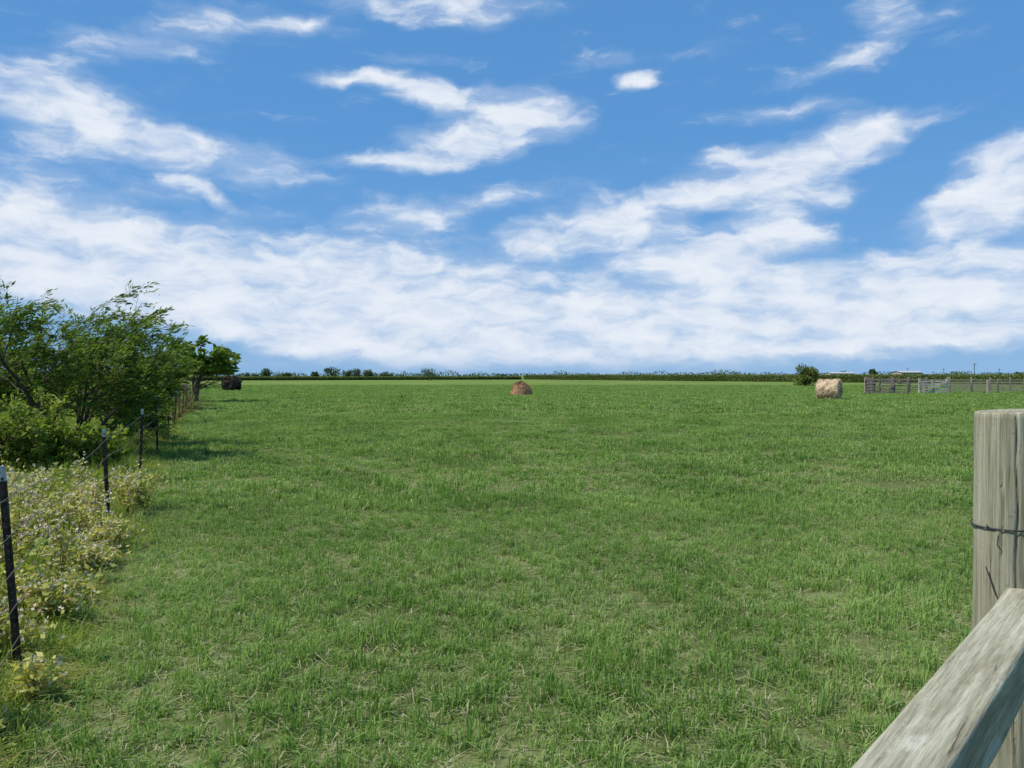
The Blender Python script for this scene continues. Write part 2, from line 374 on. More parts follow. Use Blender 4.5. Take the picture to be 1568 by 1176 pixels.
# ---------------------------------------------------------------- flowering weeds along fence
def weeds(name, plants, leafmat, flowers=True, seed=1, leaf=0.06, per=150):
    rnd = np.random.RandomState(seed); np.random.seed(seed); T = Tubes(); LP = []; LD = []; LS = []; FP = []
    for (x, y, h, r) in plants:
        ns = 13; sh = rnd.rand(); fl = rnd.rand()
        for s in range(ns):
            a = rnd.uniform(0, 6.28); out = rnd.uniform(0.05, 1)*r; hh = h*rnd.uniform(0.6, 1.05)
            t = np.linspace(0, 1, 6)
            pts = np.stack([x+np.cos(a)*out*t**1.4+rnd.normal(0, .02, 6), y+np.sin(a)*out*t**1.4+rnd.normal(0, .02, 6), hh*t-0.02], 1)
            T.add(pts, np.linspace(0.006, 0.002, 6), 3)
            m = max(4, per//ns); u = rnd.uniform(0.1, 1.0, m)**0.8*4.99; i = u.astype(int); f = (u-i)[:, None]
            q = pts[i]*(1-f)+pts[i+1]*f+rnd.normal(0, 0.05, (m, 3)); LP.append(q)
            dd = rnd.normal(size=(m, 3)); dd[:, 2] = np.abs(dd[:, 2])*0.5; LD.append(dd); LS.append(np.full(m, sh*0.4+0.3)+u*0.06)
            if flowers and rnd.rand() < .25+.6*fl:
                m = rnd.randint(2, 7); FP.append(pts[-1]+rnd.normal(0, 1, (m, 3))*np.array([.05, .05, .06])-np.array([0, 0, .02]))
                m = rnd.randint(0, 3); FP.append(pts[-2]+rnd.normal(0, 0.06, (m, 3)))
    e = empty(name)
    obj('stems', T.mesh(name+'_stems', M_stem), e)
    LP = np.concatenate(LP); k = LP[:, 2] > 0.01
    V, q, C = leaf_quads(LP[k], leaf, np.concatenate(LD)[k], 2.0, 0.10, shade=np.concatenate(LS)[k], flat=0)
    obj('leaves', np_mesh(name+'_leaves', V, q, [leafmat], C), e)
    if flowers:
        FP = np.concatenate(FP); FP = np.repeat(FP, 4, axis=0)+np.random.normal(0, 0.008, (len(FP)*4, 3))
        V, q, C = leaf_quads(FP, 0.027, None, 1.2, 0)
        obj('flowers', np_mesh(name+'_flowers', V, q, [M_petal], C), e)
rs = np.random.RandomState(8)
pl = []
for i in range(84):
    d = rs.uniform(3.6, 12.0); off = rs.uniform(0.08, 2.1); pl.append((fence_x(d)-off, d, rs.uniform(0.5, 1.08)*min(1, 0.55+off*.5), rs.uniform(0.2, 0.42)))
for i in range(16):
    d = rs.uniform(4.2, 10.0); pl.append((fence_x(d)+rs.uniform(-.05, .22), d, rs.uniform(0.15, .42), rs.uniform(0.12, 0.28)))
for i in range(3):
    d = rs.uniform(11.2, 12.3); pl.append((fence_x(d)+rs.uniform(.1, .45), d, rs.uniform(0.5, .8), rs.uniform(0.2, 0.4)))
weeds('flowering_weeds', pl, M_flower_leaf, True, 4, 0.065, 330)
pl = []
for i in range(130):
    d = rs.uniform(3.5, 32); off = rs.uniform(-.1, 3.0+d*.25); pl.append((fence_x(d)-off, d, rs.uniform(0.25, 0.65), rs.uniform(0.25, 0.5)))
weeds('green_weeds', pl, M_weed, False, 6, 0.08, 170)
gW = clump_collection('tall_grass_clumps', 'tall_grass_clump', 4, n=240, rad=0.3, hmin=0.12, hmax=0.34, wmin=0.004, wmax=0.008, dryp=0.3, mat=M_weed, tufts=5, bend=0.6)
d = 3+57*rs.rand(2600)**1.3; off = np.abs(rs.normal(0, 1, 2600))*(0.5+d*0.10)-0.15+0.2*np.sin(d*3.1)*np.sin(d*1.3+1)
s = rs.uniform(.6, 1.3, 2600)
instancer('tall_grass', gW, np.stack([fence_x(d)-off, d, np.zeros_like(d)], 1), np.stack([s, s, s*np.clip(0.4+off*1.1, .35, 1.2)], 1), 4)

# ---------------------------------------------------------------- wire fence with steel T-posts
def t_post(name, x, y, h, lean):
    bm_v = []; bm_f = []
    def box(x0, x1, y0, y1, z0, z1):
        b = len(bm_v)
        for z in (z0, z1):
            for (a, c) in ((x0, y0), (x1, y0), (x1, y1), (x0, y1)): bm_v.append((a, c, z))
        for f in ((0, 3, 2, 1), (4, 5, 6, 7), (0, 1, 5, 4), (1, 2, 6, 5), (2, 3, 7, 6), (3, 0, 4, 7)): bm_f.append([b+i for i in f])
    box(-.024, .024, -.005, .005, -0.1, h-.10); box(-.004, .004, .005, .034, -0.1, h-.10)
    nb = len(bm_f)
    box(-.024, .024, -.005, .005, h-.10, h); box(-.004, .004, .005, .034, h-.10, h)
    ntip = len(bm_f)-nb
    z = .15
    while z < h-.05: box(-.007, .007, -.013, -.005, z, z+.02); z += .055
    mi = [0]*nb+[1]*ntip+[0]*(len(bm_f)-nb-ntip)
    o = obj(name, np_mesh(name, bm_v, np.array(bm_f), [M_steel, M_tip], matidx=mi))
    o.location = (x, y, 0); o.rotation_euler = (lean[0], lean[1], 0.37); return o
posts = [(5.35, 1.40), (10.25, 1.32), (14.9, 1.38), (20.3, 1.5)]
dd = 25.5
while dd < 130: posts.append((dd, 1.4+random.uniform(-.08, .08))); dd += 5.1
posts = [(0.5, 1.4)]+posts
for i, (d, h) in enumerate(posts):
    t_post('fence_post', fence_x(d)+.03, d, h, (random.uniform(-.03, .03), -0.07 if i == 1 else random.uniform(-.05, .05)))
T = Tubes()
for w in range(5):
    z = 0.28+w*0.24
    for i in range(len(posts)-1):
        a, b = posts[i][0], posts[i+1][0]; t = np.linspace(0, 1, 9); d = a+(b-a)*t
        pts = np.stack([fence_x(d)+0.05, d, z-0.06*np.sin(t*np.pi)*(1+0.8*math.sin(i*3+w))], 1)
        T.add(pts, np.full(9, 0.003), 4)
        if a < 30:
            for tb in np.arange(0.03, 1, 0.035):
                c = np.array([fence_x(a+(b-a)*tb)+0.05, a+(b-a)*tb, z-0.06*math.sin(tb*math.pi)*(1+0.8*math.sin(i*3+w))])
                v = np.random.normal(0, 0.012, 3); T.add([c-v, c+v], [0.0016, 0.0016], 3)
obj('barbed_wire_fence', T.mesh('barbed_wire', M_wire))

# ---------------------------------------------------------------- hay
def add_straws(vs, n, size, nrm):
    k = np.random.randint(0, len(vs), n); p = vs[k]; t = np.random.normal(size=(n, 3)); t = t*0.8+nrm[k]*0.35
    return leaf_quads(p, size, t, 9.0, 0)
def hay_round(name, loc, rad, length, rotz, mat, rough=0.05, sag=0.06, tilt=0):
    nu, nv = 64, 26; V = []
    rr = list(np.linspace(0.02, 1, 8)); prof = [(-length/2-0.03*(1-r), r*rad*0.985) for r in rr]
    prof += [(-length/2+length*t, rad*(1+0.02*math.sin(t*math.pi))) for t in np.linspace(0.03, 0.97, nv)]
    prof += [(length/2+0.03*(1-r), r*rad*0.985) for r in rr[::-1]]
    for (x, r) in prof:
        for j in range(nu):
            a = j/nu*2*math.pi; v = Vector((x, r*math.cos(a), r*math.sin(a)))
            n = mnoise.noise(v*2.2+Vector((rotz*9, 0, 0)))*rough*2+mnoise.noise(v*7)*rough
            f = 1+n/rad*min(1, r/rad+.2); v = Vector((v.x+n*.6, v.y*f, v.z*f))
            if v.z < 0: v.z *= (1-sag*1.5); v.y *= (1+sag*abs(v.z)/rad)
            V.append((v.x, v.y, max(v.z, -rad*0.93)+rad*0.93))
    V = np.array(V); m = len(prof); i = np.arange(m-1)[:, None]*nu; j = np.arange(nu)[None]; jn = (j+1) % nu
    Fq = np.stack([i+j, i+jn, i+nu+jn, i+nu+j], -1).reshape(-1, 4)
    c = V-np.array([0, 0, rad*.93]); nr = c/(np.linalg.norm(c, axis=1)[:, None]+1e-6)
    e = empty(name, loc); e.rotation_euler = (0, tilt, rotz)
    C = np.random.rand(len(V), 4); obj('bale_body', np_mesh(name+'_body', V, Fq, [mat], C, smooth=True), e)
    V2, q2, C2 = add_straws(V, 5000, 0.14, nr); obj('loose_straw', np_mesh(name+'_straw', V2, q2, [mat], C2), e)
    th = np.random.uniform(0, 6.28, 900); r2 = np.random.uniform(.2, 1.35, 900)
    p = np.stack([np.cos(th)*r2*length*.5, np.sin(th)*r2*rad, np.full(900, .08)], 1)
    V3, q3, C3 = leaf_quads(p, 0.22, None, 8, 0, flat=.8); obj('straw_litter', np_mesh(name+'_litter', V3, q3, [mat], C3), e)
    return e
hay_round('round_hay_bale', (P(1270, 66.5), 66.5, 0), 0.86, 1.7, math.radians(-36), M_hay, 0.05, 0.09)
hay_round('weathered_hay_bale', (P(354, 104), 104, 0), 0.98, 1.5, math.radians(62), M_darkhay, 0.16, 0.12)
def hay_pile(name, loc, r, h):
    nu, nr_ = 64, 30; V = []
    for i in range(nr_+1):
        t = i/nr_
        for j in range(nu):
            a = j/nu*2*math.pi; x = math.cos(a)*t*r; y = math.sin(a)*t*r
            z = h*max(0, 1-t**2.6)**0.65+ (mnoise.noise(Vector((x*1.6, y*1.6, 3)))*.26+mnoise.noise(Vector((x*5, y*5, 1)))*.16)*(1-t*.6)
            V.append((x+.1*math.sin(z*3), y, max(z, -0.02) if t < 1 else -.05))
    V = np.array(V); i = np.arange(nr_)[:, None]*nu; j = np.arange(nu)[None]; jn = (j+1) % nu
    Fq = np.stack([i+j, i+nu+j, i+nu+jn, i+jn], -1).reshape(-1, 4)
    nr = V/np.linalg.norm(V+1e-6, axis=1)[:, None]
    e = empty(name, loc); obj('pile_body', np_mesh(name+'_body', V, Fq, [M_brownhay], np.random.rand(len(V), 4), smooth=True), e)
    p = V[V[:, 2] > .02]; nn_ = nr[V[:, 2] > .02]
    V2, q2, C2 = add_straws(p, 6000, 0.16, nn_*.4); obj('loose_straw', np_mesh(name+'_straw', V2, q2, [M_brownhay], C2), e)
hay_pile('hay_pile', (P(797, 82), 82, 0), 1.15, 1.25)

# ---------------------------------------------------------------- distant vegetation
def blob_tree(name, x, y, w, h, seed, n=1500, leaf=0.5, mat=None, lobes=9, low=0.15):
    rs = np.random.RandomState(seed); np.random.seed(seed)
    e = empty(name, (x, y, 0)); P_ = []; S = []
    for k in range(lobes):
        cx = rs.uniform(-.33, .33)*w; cy = rs.uniform(-.33, .33)*w; cz = h*rs.uniform(low+.15, .82); r = rs.uniform(.16, .28)*min(w, h)*1.1
        m = n//lobes; v = rs.normal(size=(m, 3)); v /= np.linalg.norm(v, axis=1)[:, None]; v *= (rs.rand(m)**.4)[:, None]
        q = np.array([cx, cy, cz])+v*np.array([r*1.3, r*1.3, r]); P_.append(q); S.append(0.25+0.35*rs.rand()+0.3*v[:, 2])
    P_ = np.concatenate(P_); S = np.concatenate(S); k = P_[:, 2] > 0.05
    P_[:, 2] = np.minimum(P_[:, 2], h)
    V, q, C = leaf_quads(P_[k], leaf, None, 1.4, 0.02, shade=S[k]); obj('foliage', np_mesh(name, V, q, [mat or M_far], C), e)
    T = Tubes(); rr = h*0.03
    T.add([(0, 0, -.1), (0.02*h, 0, h*.3), (-.02*h, 0, h*.7)], [rr, rr*.8, rr*.3], 6)
    for _ in range(4):
        a = rs.uniform(0, 6.28); T.add([(0.02*h, 0, h*.28), (math.cos(a)*w*.15, math.sin(a)*w*.15, h*.5), (math.cos(a)*w*.28, math.sin(a)*w*.28, h*.68)], [rr*.6, rr*.4, rr*.15], 5)
    obj('trunk', T.mesh(name+'_trunk', M_bark), e)
def hz(py, d): return CH+(575-py)/F*d
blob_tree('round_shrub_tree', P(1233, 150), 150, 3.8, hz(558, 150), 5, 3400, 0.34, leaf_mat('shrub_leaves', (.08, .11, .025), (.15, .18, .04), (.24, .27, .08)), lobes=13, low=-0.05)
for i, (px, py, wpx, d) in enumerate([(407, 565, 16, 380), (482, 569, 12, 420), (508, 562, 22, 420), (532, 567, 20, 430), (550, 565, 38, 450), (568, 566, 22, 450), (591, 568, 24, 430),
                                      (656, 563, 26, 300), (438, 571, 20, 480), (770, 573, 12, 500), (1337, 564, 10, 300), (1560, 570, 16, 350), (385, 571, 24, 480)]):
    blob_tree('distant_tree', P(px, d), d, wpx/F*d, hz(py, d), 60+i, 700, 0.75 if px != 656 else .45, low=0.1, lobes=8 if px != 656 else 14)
rs = np.random.RandomState(77); np.random.seed(77)
PP = []; SS = []
x = -900.
while x < 1100:
    w = rs.uniform(8, 30); d = rs.uniform(820, 900); px = x/d*F+784
    h = rs.uniform(3.2, 5.0)+(2.4 if 930 < px < 1600 else 0)*rs.rand()+ (2 if rs.rand() < .08 else 0)
    m = int(w*9); v = rs.uniform(-1, 1, (m, 3)); q = np.stack([x+v[:, 0]*w/2, d+v[:, 1]*6, np.abs(v[:, 2])*h*np.sqrt(np.clip(1-v[:, 0]**2*.6, 0, 1))], 1)
    PP.append(q); SS.append(np.full(m, rs.rand()*.6)); x += w*rs.uniform(.45, .9)
V, q, C = leaf_quads(np.concatenate(PP), 1.5, None, 1.3, 0, shade=np.concatenate(SS)); obj('distant_tree_line', np_mesh('distant_tree_line', V, q, [M_far], C))
def crop(name, front, back, h, n, leaf, seed):
    rs = np.random.RandomState(seed); np.random.seed(seed)
    e = empty(name)
    (xa, ya), (xb, yb) = front; (xc, yc), (xd, yd) = back
    hs = h*0.8
    V = [(xa, ya, 0), (xb, yb, 0), (xd, yd, 0), (xc, yc, 0), (xa, ya, hs), (xb, yb, hs), (xd, yd, hs), (xc, yc, hs)]
    Fq = [(4, 5, 6, 7), (0, 1, 5, 4), (1, 2, 6, 5), (2, 3, 7, 6), (3, 0, 4, 7)]
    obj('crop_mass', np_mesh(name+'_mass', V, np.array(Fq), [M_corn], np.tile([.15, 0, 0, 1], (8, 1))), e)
    t = rs.rand(n); s = rs.rand(n)**3*0.6; s[:n//2] = 0
    fx = xa+(xb-xa)*t; fy = ya+(yb-ya)*t; bx = xc+(xd-xc)*t; by = yc+(yd-yc)*t
    z = np.where(s == 0, rs.uniform(0.05, 1, n)*h*0.9, h*rs.uniform(.72, 0.93, n))
    X = fx+(bx-fx)*s; Y = fy+(by-fy)*s+rs.uniform(-.5, .1, n)
    z = z*(1+0.05*fnoise(X, Y, 12))
    dr = np.tile([0, 0, .5], (n, 1))
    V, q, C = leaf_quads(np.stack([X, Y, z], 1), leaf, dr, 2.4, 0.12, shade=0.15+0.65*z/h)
    obj('crop_leaves', np_mesh(name+'_leaves', V, q, [M_corn], C), e)
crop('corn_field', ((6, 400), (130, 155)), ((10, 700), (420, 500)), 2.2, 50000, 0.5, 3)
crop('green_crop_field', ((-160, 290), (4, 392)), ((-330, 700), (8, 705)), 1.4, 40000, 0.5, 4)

# ---------------------------------------------------------------- corral
class Boxes:
    def __init__(s): s.v = []; s.f = []
    def beam(s, p, q, w, h):
        p = Vector(p); q = Vector(q); d = (q-p).normalized(); up = Vector((0, 0, 1)) if abs(d.z) < .9 else Vector((0, 1, 0))
        sd = d.cross(up).normalized(); up = sd.cross(d).normalized(); b = len(s.v)
        for c in (p, q):
            for (a, e) in ((-1, -1), (1, -1), (1, 1), (-1, 1)): s.v.append(tuple(c+sd*a*w/2+up*e*h/2))
        for f in ((0, 1, 2, 3), (7, 6, 5, 4), (0, 4, 5, 1), (1, 5, 6, 2), (2, 6, 7, 3), (3, 7, 4, 0)): s.f.append([b+i for i in f])
    def mesh(s, n, m): return np_mesh(n, s.v, np.array(s.f), [m])
e = empty('wooden_corral_fence', (0, 0, 0)); rnd = random.Random(4)
def board_run(B, x0, y0, x1, y1, h, rails, sp, jit=0.05):
    L = math.hypot(x1-x0, y1-y0); n = max(1, round(L/sp)); dx = (x1-x0)/n; dy = (y1-y0)/n
    for i in range(n+1): B.beam((x0+dx*i, y0+dy*i+.12, -.1), (x0+dx*i+rnd.uniform(-.04, .04), y0+dy*i+.12, h+rnd.uniform(.05, .3)), .17, .17)
    for i in range(n):
        for r in range(rails):
            z = h*(r+.7)/rails
            B.beam((x0+dx*i-.05, y0+dy*i-.02*(r % 2), z+rnd.uniform(-jit, jit)), (x0+dx*(i+1)+.05, y0+dy*(i+1)-.02*(r % 2), z+rnd.uniform(-jit, jit)), .04, .16)
B = Boxes()
D = 86
board_run(B, P(1326, D), D, P(1392, D), D, 1.6, 5, 1.6, .08)
board_run(B, P(1326, D), D, P(1340, 98), 98, 1.6, 4, 2.2, .08)
board_run(B, P(1340, 98), 98, P(1420, 98), 98, 1.7, 4, 2.2, .08)
B.beam((P(1352, D), D-.1, .2), (P(1378, D), D-.1, 1.5), .04, .15)
obj('weathered_boards', B.mesh('corral_boards', M_greywood), e)
B = Boxes()
board_run(B, P(1409, 87), 87, P(1450, 87), 87, 1.45, 5, 1.5)
B.beam((P(1411, 87), 86.9, .25), (P(1448, 87), 86.9, 1.35), .03, .13)
obj('pale_gate', B.mesh('corral_gate', M_palewood), e)
B = Boxes()
for (dy, x0, x1) in ((0, 1452, 1680), (9, 1420, 1700)):
    Dd = 90+dy; X0 = P(x0, Dd); X1 = P(x1, Dd)
    for z in np.linspace(.3, 1.5, 5): B.beam((X0, Dd, z), (X1, Dd, z+rnd.uniform(-.05, .05)), .05, .09)
    xx = X0
    while xx < X1: B.beam((xx, Dd+.1, -.1), (xx, Dd+.1, 1.6+rnd.uniform(0, .25)), .13, .13); xx += rnd.uniform(2.2, 3.0)
B.beam((P(1513, 84), 84, -.1), (P(1513, 84), 84, 1.55), .2, .2)
B.beam((P(1392, D), D, 1.2), (P(1409, 87), 87, 1.2), .05, .05); B.beam((P(1392, D), D, .7), (P(1409, 87), 87, .7), .05, .05)
obj('far_rails', B.mesh('corral_rails', M_pipe), e)

# ---------------------------------------------------------------- barns, poles
def barn(name, px, d, wpx, top, eave, rotz=0.0, dep=14):
    w = wpx/F*d; e = empty(name, (P(px, d), d, 0)); e.rotation_euler = (0, 0, rotz)
    zt = hz(top, d); ze = hz(eave, d)
    V = [(-w/2, 0, 0), (w/2, 0, 0), (w/2, dep, 0), (-w/2, dep, 0), (-w/2, 0, ze), (w/2, 0, ze), (w/2, dep, ze), (-w/2, dep, ze), (-w/2, dep/2, zt-.1), (w/2, dep/2, zt-.1)]
    fq = np.array([(0, 1, 5, 4), (1, 2, 6, 5), (2, 3, 7, 6), (3, 0, 4, 7)]); ft = np.array([(5, 6, 9), (7, 4, 8)])
    obj('walls', np_mesh(name+'_walls', V, [fq, ft], [M_wall]), e)
    o = .5
    R = []
    for (y0, z0) in ((-o, ze-.1), (dep+o, ze-.1)):
        R += [(-w/2-o, y0, z0), (w/2+o, y0, z0), (w/2+o, dep/2, zt), (-w/2-o, dep/2, zt)]
    obj('roof', np_mesh(name+'_roof', R, np.array([(0, 1, 2, 3), (5, 4, 7, 6)]), [M_roof]), e)
    Bx = Boxes()
    for t in np.linspace(-.35, .35, 4): Bx.beam((t*w, -.05, 0.02), (t*w, -.05, ze*.75), w*.09, .06)
    obj('doors', Bx.mesh(name+'_doors', M_darkop), e)
barn('farm_building', 1397, 520, 32, 568.0, 570, 0)
barn('farm_building', 1292, 620, 36, 570.0, 571.5, 0)
for px, d, top in ((1492, 420, 556), (1390, 600, 563), (1530, 520, 564), (1445, 560, 564)):
    B = Boxes(); h = hz(top, d); x = P(px, d)
    B.beam((x, d, 0), (x, d, h), .22, .22); B.beam((x-1.0, d-.2, h-.7), (x+1.0, d-.2, h-.7), .1, .12)
    for t in (-.9, 0, .9): B.beam((x+t, d-.2, h-.6), (x+t, d-.2, h-.35), .08, .08)
    obj('utility_pole', B.mesh('utility_pole', M_bark))

# ---------------------------------------------------------------- big wooden post
def wood_mat(name, horiz=False, gain=1.0):
    m, nt, b, out = new_mat(name)
    tc = nt.new('ShaderNodeTexCoord'); mp = nt.new('ShaderNodeMapping')
    mp.inputs['Scale'].default_value = (2.2, 40, 40) if horiz else (34, 34, 1.6)
    nt.l.new(tc.outputs['Object'], mp.inputs[0])
    g = nt.noise(mp.outputs[0], 1.0, 6, 0.65, 0.3)
    mp2 = nt.new('ShaderNodeMapping'); mp2.inputs['Scale'].default_value = (8, 160, 160) if horiz else (170, 170, 5); nt.l.new(tc.outputs['Object'], mp2.inputs[0])
    fine = nt.noise(mp2.outputs[0], 1.0, 4, 0.65)
    mp3 = nt.new('ShaderNodeMapping'); mp3.inputs['Scale'].default_value = (3, 9, 9) if horiz else (9, 9, 2.5); nt.l.new(tc.outputs['Object'], mp3.inputs[0])
    blot = nt.noise(mp3.outputs[0], 1, 6, 0.7)
    spk = nt.noise(tc.outputs['Object'], 60, 3, 0.6)
    k = gain
    base = nt.ramp(g, [(0.28, (0.20*k, 0.18*k, 0.12*k)), (0.45, (0.30*k, 0.29*k, 0.205*k)), (0.62, (0.38*k, 0.37*k, 0.275*k)), (0.8, (0.46*k, 0.45*k, 0.36*k))])
    base = nt.mix(nt.mapr(fine, 0.35, 0.6, 0.7, 0.0), base, nt.mix(1.0, base, (0.50, 0.47, 0.40, 1), 'MULTIPLY'))
    base = nt.mix(nt.mapr(blot, 0.54, 0.70, 0, 0.5, True), base, (0.19*k, 0.16*k, 0.10*k, 1))
    base = nt.mix(nt.mapr(blot, 0.45, 0.3, 0, 0.5, True), base, (0.54*k, 0.53*k, 0.45*k, 1))
    base = nt.mix(nt.mapr(spk, 0.62, 0.72, 0, 0.5, True), base, (0.12, 0.11, 0.075, 1))
    crack = nt.mapr(g, 0.31, 0.355, .9, 0, True)
    base = nt.mix(crack, base, (0.05, 0.042, 0.03, 1))
    nt.l.new(base, b.inputs['Base Color']); b.inputs['Roughness'].default_value = 0.9; b.inputs['Specular IOR Level'].default_value = 0.1
    bp = nt.new('ShaderNodeBump'); bp.inputs['Strength'].default_value = 0.8; bp.inputs['Distance'].default_value = 0.005
    nt.l.new(nt.math('ADD', g, nt.math('MULTIPLY', fine, .6)), bp.inputs['Height']); nt.l.new(bp.outputs[0], b.inputs['Normal'])
    return m
DP = 2.6; PX = P(1547, DP); PR = 0.101; PT = hz(629, DP)
nu, nv = 140, 120; V = []
zs = list(np.linspace(-.1, PT-0.006, nv))
prof = [(z, 1.0) for z in zs]+[(PT-.001, .975), (PT, .94)]+[(PT+.002*math.sin(k), r) for k, r in enumerate((.8, .6, .4, .2, .02))]
for (z, rr) in prof:
    for j in range(nu):
        a = j/nu*2*math.pi; c = Vector((math.cos(a), math.sin(a), 0))
        g = mnoise.noise(Vector((c.x*5, c.y*5, z*.5)))*.022+mnoise.noise(Vector((c.x*14, c.y*14, z*1.2)))*.014+mnoise.noise(Vector((c.x*2, c.y*2, z*1.6)))*.025
        for ca, cw, z0, z1 in ((-1.95, .026, .7, 1.9), (-2.35, .02, 1.2, 1.75), (-1.45, .018, .2, 1.6)):
            da = (a-(ca % (2*math.pi))+math.pi) % (2*math.pi)-math.pi+.04*math.sin(z*7)+.02*math.sin(z*23)
            if z0 < z: g -= .13*math.exp(-(da/cw)**2)*min(1, (z-z0)*4)
        r = PR*rr*(1+g)*(1+.05*(1-z/PT)); V.append((c.x*r, c.y*r, z+(.004*c.x+.003*mnoise.noise(c*3))*(z > PT-.01)))
V = np.array(V); m_ = len(prof); i = np.arange(m_-1)[:, None]*nu; j = np.arange(nu)[None]; jn = (j+1) % nu
Fq = np.stack([i+j, i+jn, i+nu+jn, i+nu+j], -1).reshape(-1, 4)
post = empty('wooden_fence_post', (PX, DP, 0))
obj('post', np_mesh('post', V, Fq, [wood_mat('weathered_post_wood', gain=1.08)], smooth=True), post)
T = Tubes()
zw = hz(806, DP); t = np.linspace(0, 2*math.pi, 40)
T.add(np.stack([np.cos(t)*(PR+.006), np.sin(t)*(PR+.006), zw+.004*np.sin(t*2)], 1), np.full(40, .0022), 6)
T.add(np.stack([np.cos(t)*(PR+.007), np.sin(t)*(PR+.007), zw+.009+.006*np.sin(t+1)], 1), np.full(40, .0018), 6)
T.add([(-.09, -.075, zw), (-.115, -.08, zw+.006), (-.125, -.085, zw+.02), (-.118, -.09, zw+.012)], [.002]*4, 5)
T.add([(PR, 0, zw), (1.5, .8, zw-.02), (3, 1.6, zw)], [.002]*3, 5)
T.add([(-.105, -.05, zw-.12), (-.09, -.075, zw-.2), (-.06, -.097, zw-.27), (-.02, -.108, zw-.33), (.03, -.11, zw-.42)], [.002]*5, 5)
obj('wire_loops', T.mesh('post_wire', simple('dark_wire', (.06, .06, .06), .6, .3)), post)

# ---------------------------------------------------------------- rail
Zr = 1.335; dirv = Vector((0.845, 1, 0)).normalized(); side = Vector((dirv.y, -dirv.x, 0))
p0 = Vector((1.537, 2.5, 0)); W = .132; H = .135
start = p0-dirv*2.9; L = 5.2; nx = 240
def rrect(w, h, r, k=5):
    pts = []
    for (cx, cy, a0) in ((w-r, -r, 90), (w-r, -h+r, 0), (r, -h+r, -90), (r, -r, -180)):
        pts += [(cx+r*math.cos(math.radians(a0-90*i/k)), cy+r*math.sin(math.radians(a0-90*i/k))) for i in range(k+1)]
    return pts
base_prof = rrect(W, H, .014); dense = []
for a, b in zip(base_prof, base_prof[1:]+base_prof[:1]):
    dist = math.hypot(b[0]-a[0], b[1]-a[1]); n = max(1, int(dist/.006))
    for k in range(n): dense.append((a[0]+(b[0]-a[0])*k/n, a[1]+(b[1]-a[1])*k/n))
V = []; nk = len(dense)
for i in range(nx+1):
    x = L*i/nx
    for (s, z) in dense:
        n = mnoise.noise(Vector((x*1.5, s*60, z*60)))*.0022+mnoise.noise(Vector((x*4, s*10, z*10)))*.0030
        cs, cz = W/2, -H/2; v = Vector((s-cs, z-cz)); v = v*(1+n/.066)
        V.append((x, -(v.x+cs)+.002*math.sin(x*2.3), v.y+cz+.002*math.sin(x*1.7)))
V = np.array(V); i = np.arange(nx)[:, None]*nk; j = np.arange(nk)[None]; jn = (j+1) % nk
Fq = np.stack([i+j, i+nk+j, i+nk+jn, i+jn], -1).reshape(-1, 4)
rail = empty('wooden_fence_rail', (start.x, start.y, Zr)); rail.rotation_euler = (0, 0, math.atan2(dirv.y, dirv.x))
obj('rail_timber', np_mesh('rail', V, [Fq, np.arange(nk)[None], (np.arange(nk)[::-1]+nx*nk)[None]], [wood_mat('weathered_rail_wood', True, 1.2)], smooth=True), rail)
def nail(x, y):
    T = Tubes(); T.add([(x, y, -.004), (x, y, .0045), (x, y, .0055)], [.006, .006, .001], 10); obj('nail', T.mesh('nail', M_steel), rail)
nail(2.95, -.03); nail(2.97, -.09)
B = Boxes(); q = start+dirv*1.0+side*(.06); B.beam((q.x, q.y, -.1), (q.x, q.y, Zr-H-.01), .1, .1)
obj('rail_support_post', B.mesh('rail_support_post', M_greywood))

# ---------------------------------------------------------------- world
SUN_EL = 56; sdir = Vector((-0.92, -0.30, 0)).normalized()
az = math.atan2(sdir.x, sdir.y)
w = bpy.data.worlds.new('World'); scene.world = w; w.use_nodes = True
nt = NT(w.node_tree); bg = nt.n['Background']
sky = nt.new('ShaderNodeTexSky', sky_type='NISHITA', sun_disc=False, sun_elevation=math.radians(SUN_EL), sun_rotation=az, air_density=1.0, dust_density=0.3, ozone_density=2.5, altitude=0)
tc = nt.new('ShaderNodeTexCoord'); sp = nt.new('ShaderNodeSeparateXYZ'); nt.l.new(tc.outputs['Generated'], sp.inputs[0])
X, Y, Z = sp.outputs
A = nt.math('ARCTAN2', X, Y)
hyp = nt.math('SQRT', nt.math('ADD', nt.math('MULTIPLY', X, X), nt.math('MULTIPLY', Y, Y)))
Tn = nt.math('DIVIDE', Z, nt.math('MAXIMUM', hyp, 0.05))
cmb = nt.new('ShaderNodeCombineXYZ'); nt.l.new(A, cmb.inputs[0]); nt.l.new(Tn, cmb.inputs[1])
uv = cmb.outputs[0]
def warp(src, scale, amt, det=4):
    wn = nt.new('ShaderNodeTexNoise'); nt.l.new(src, wn.inputs['Vector']); wn.inputs['Scale'].default_value = scale; wn.inputs['Detail'].default_value = det
    vm = nt.new('ShaderNodeVectorMath', operation='SUBTRACT'); nt.l.new(wn.outputs['Color'], vm.inputs[0]); vm.inputs[1].default_value = (.5, .5, .5)
    vs = nt.new('ShaderNodeVectorMath', operation='MULTIPLY'); nt.l.new(vm.outputs[0], vs.inputs[0]); vs.inputs[1].default_value = (amt[0], amt[1], 0)
    va = nt.new('ShaderNodeVectorMath', operation='ADD'); nt.l.new(src, va.inputs[0]); nt.l.new(vs.outputs[0], va.inputs[1])
    return va.outputs[0]
uvw = warp(uv, 20, (0.065, 0.028), 5)
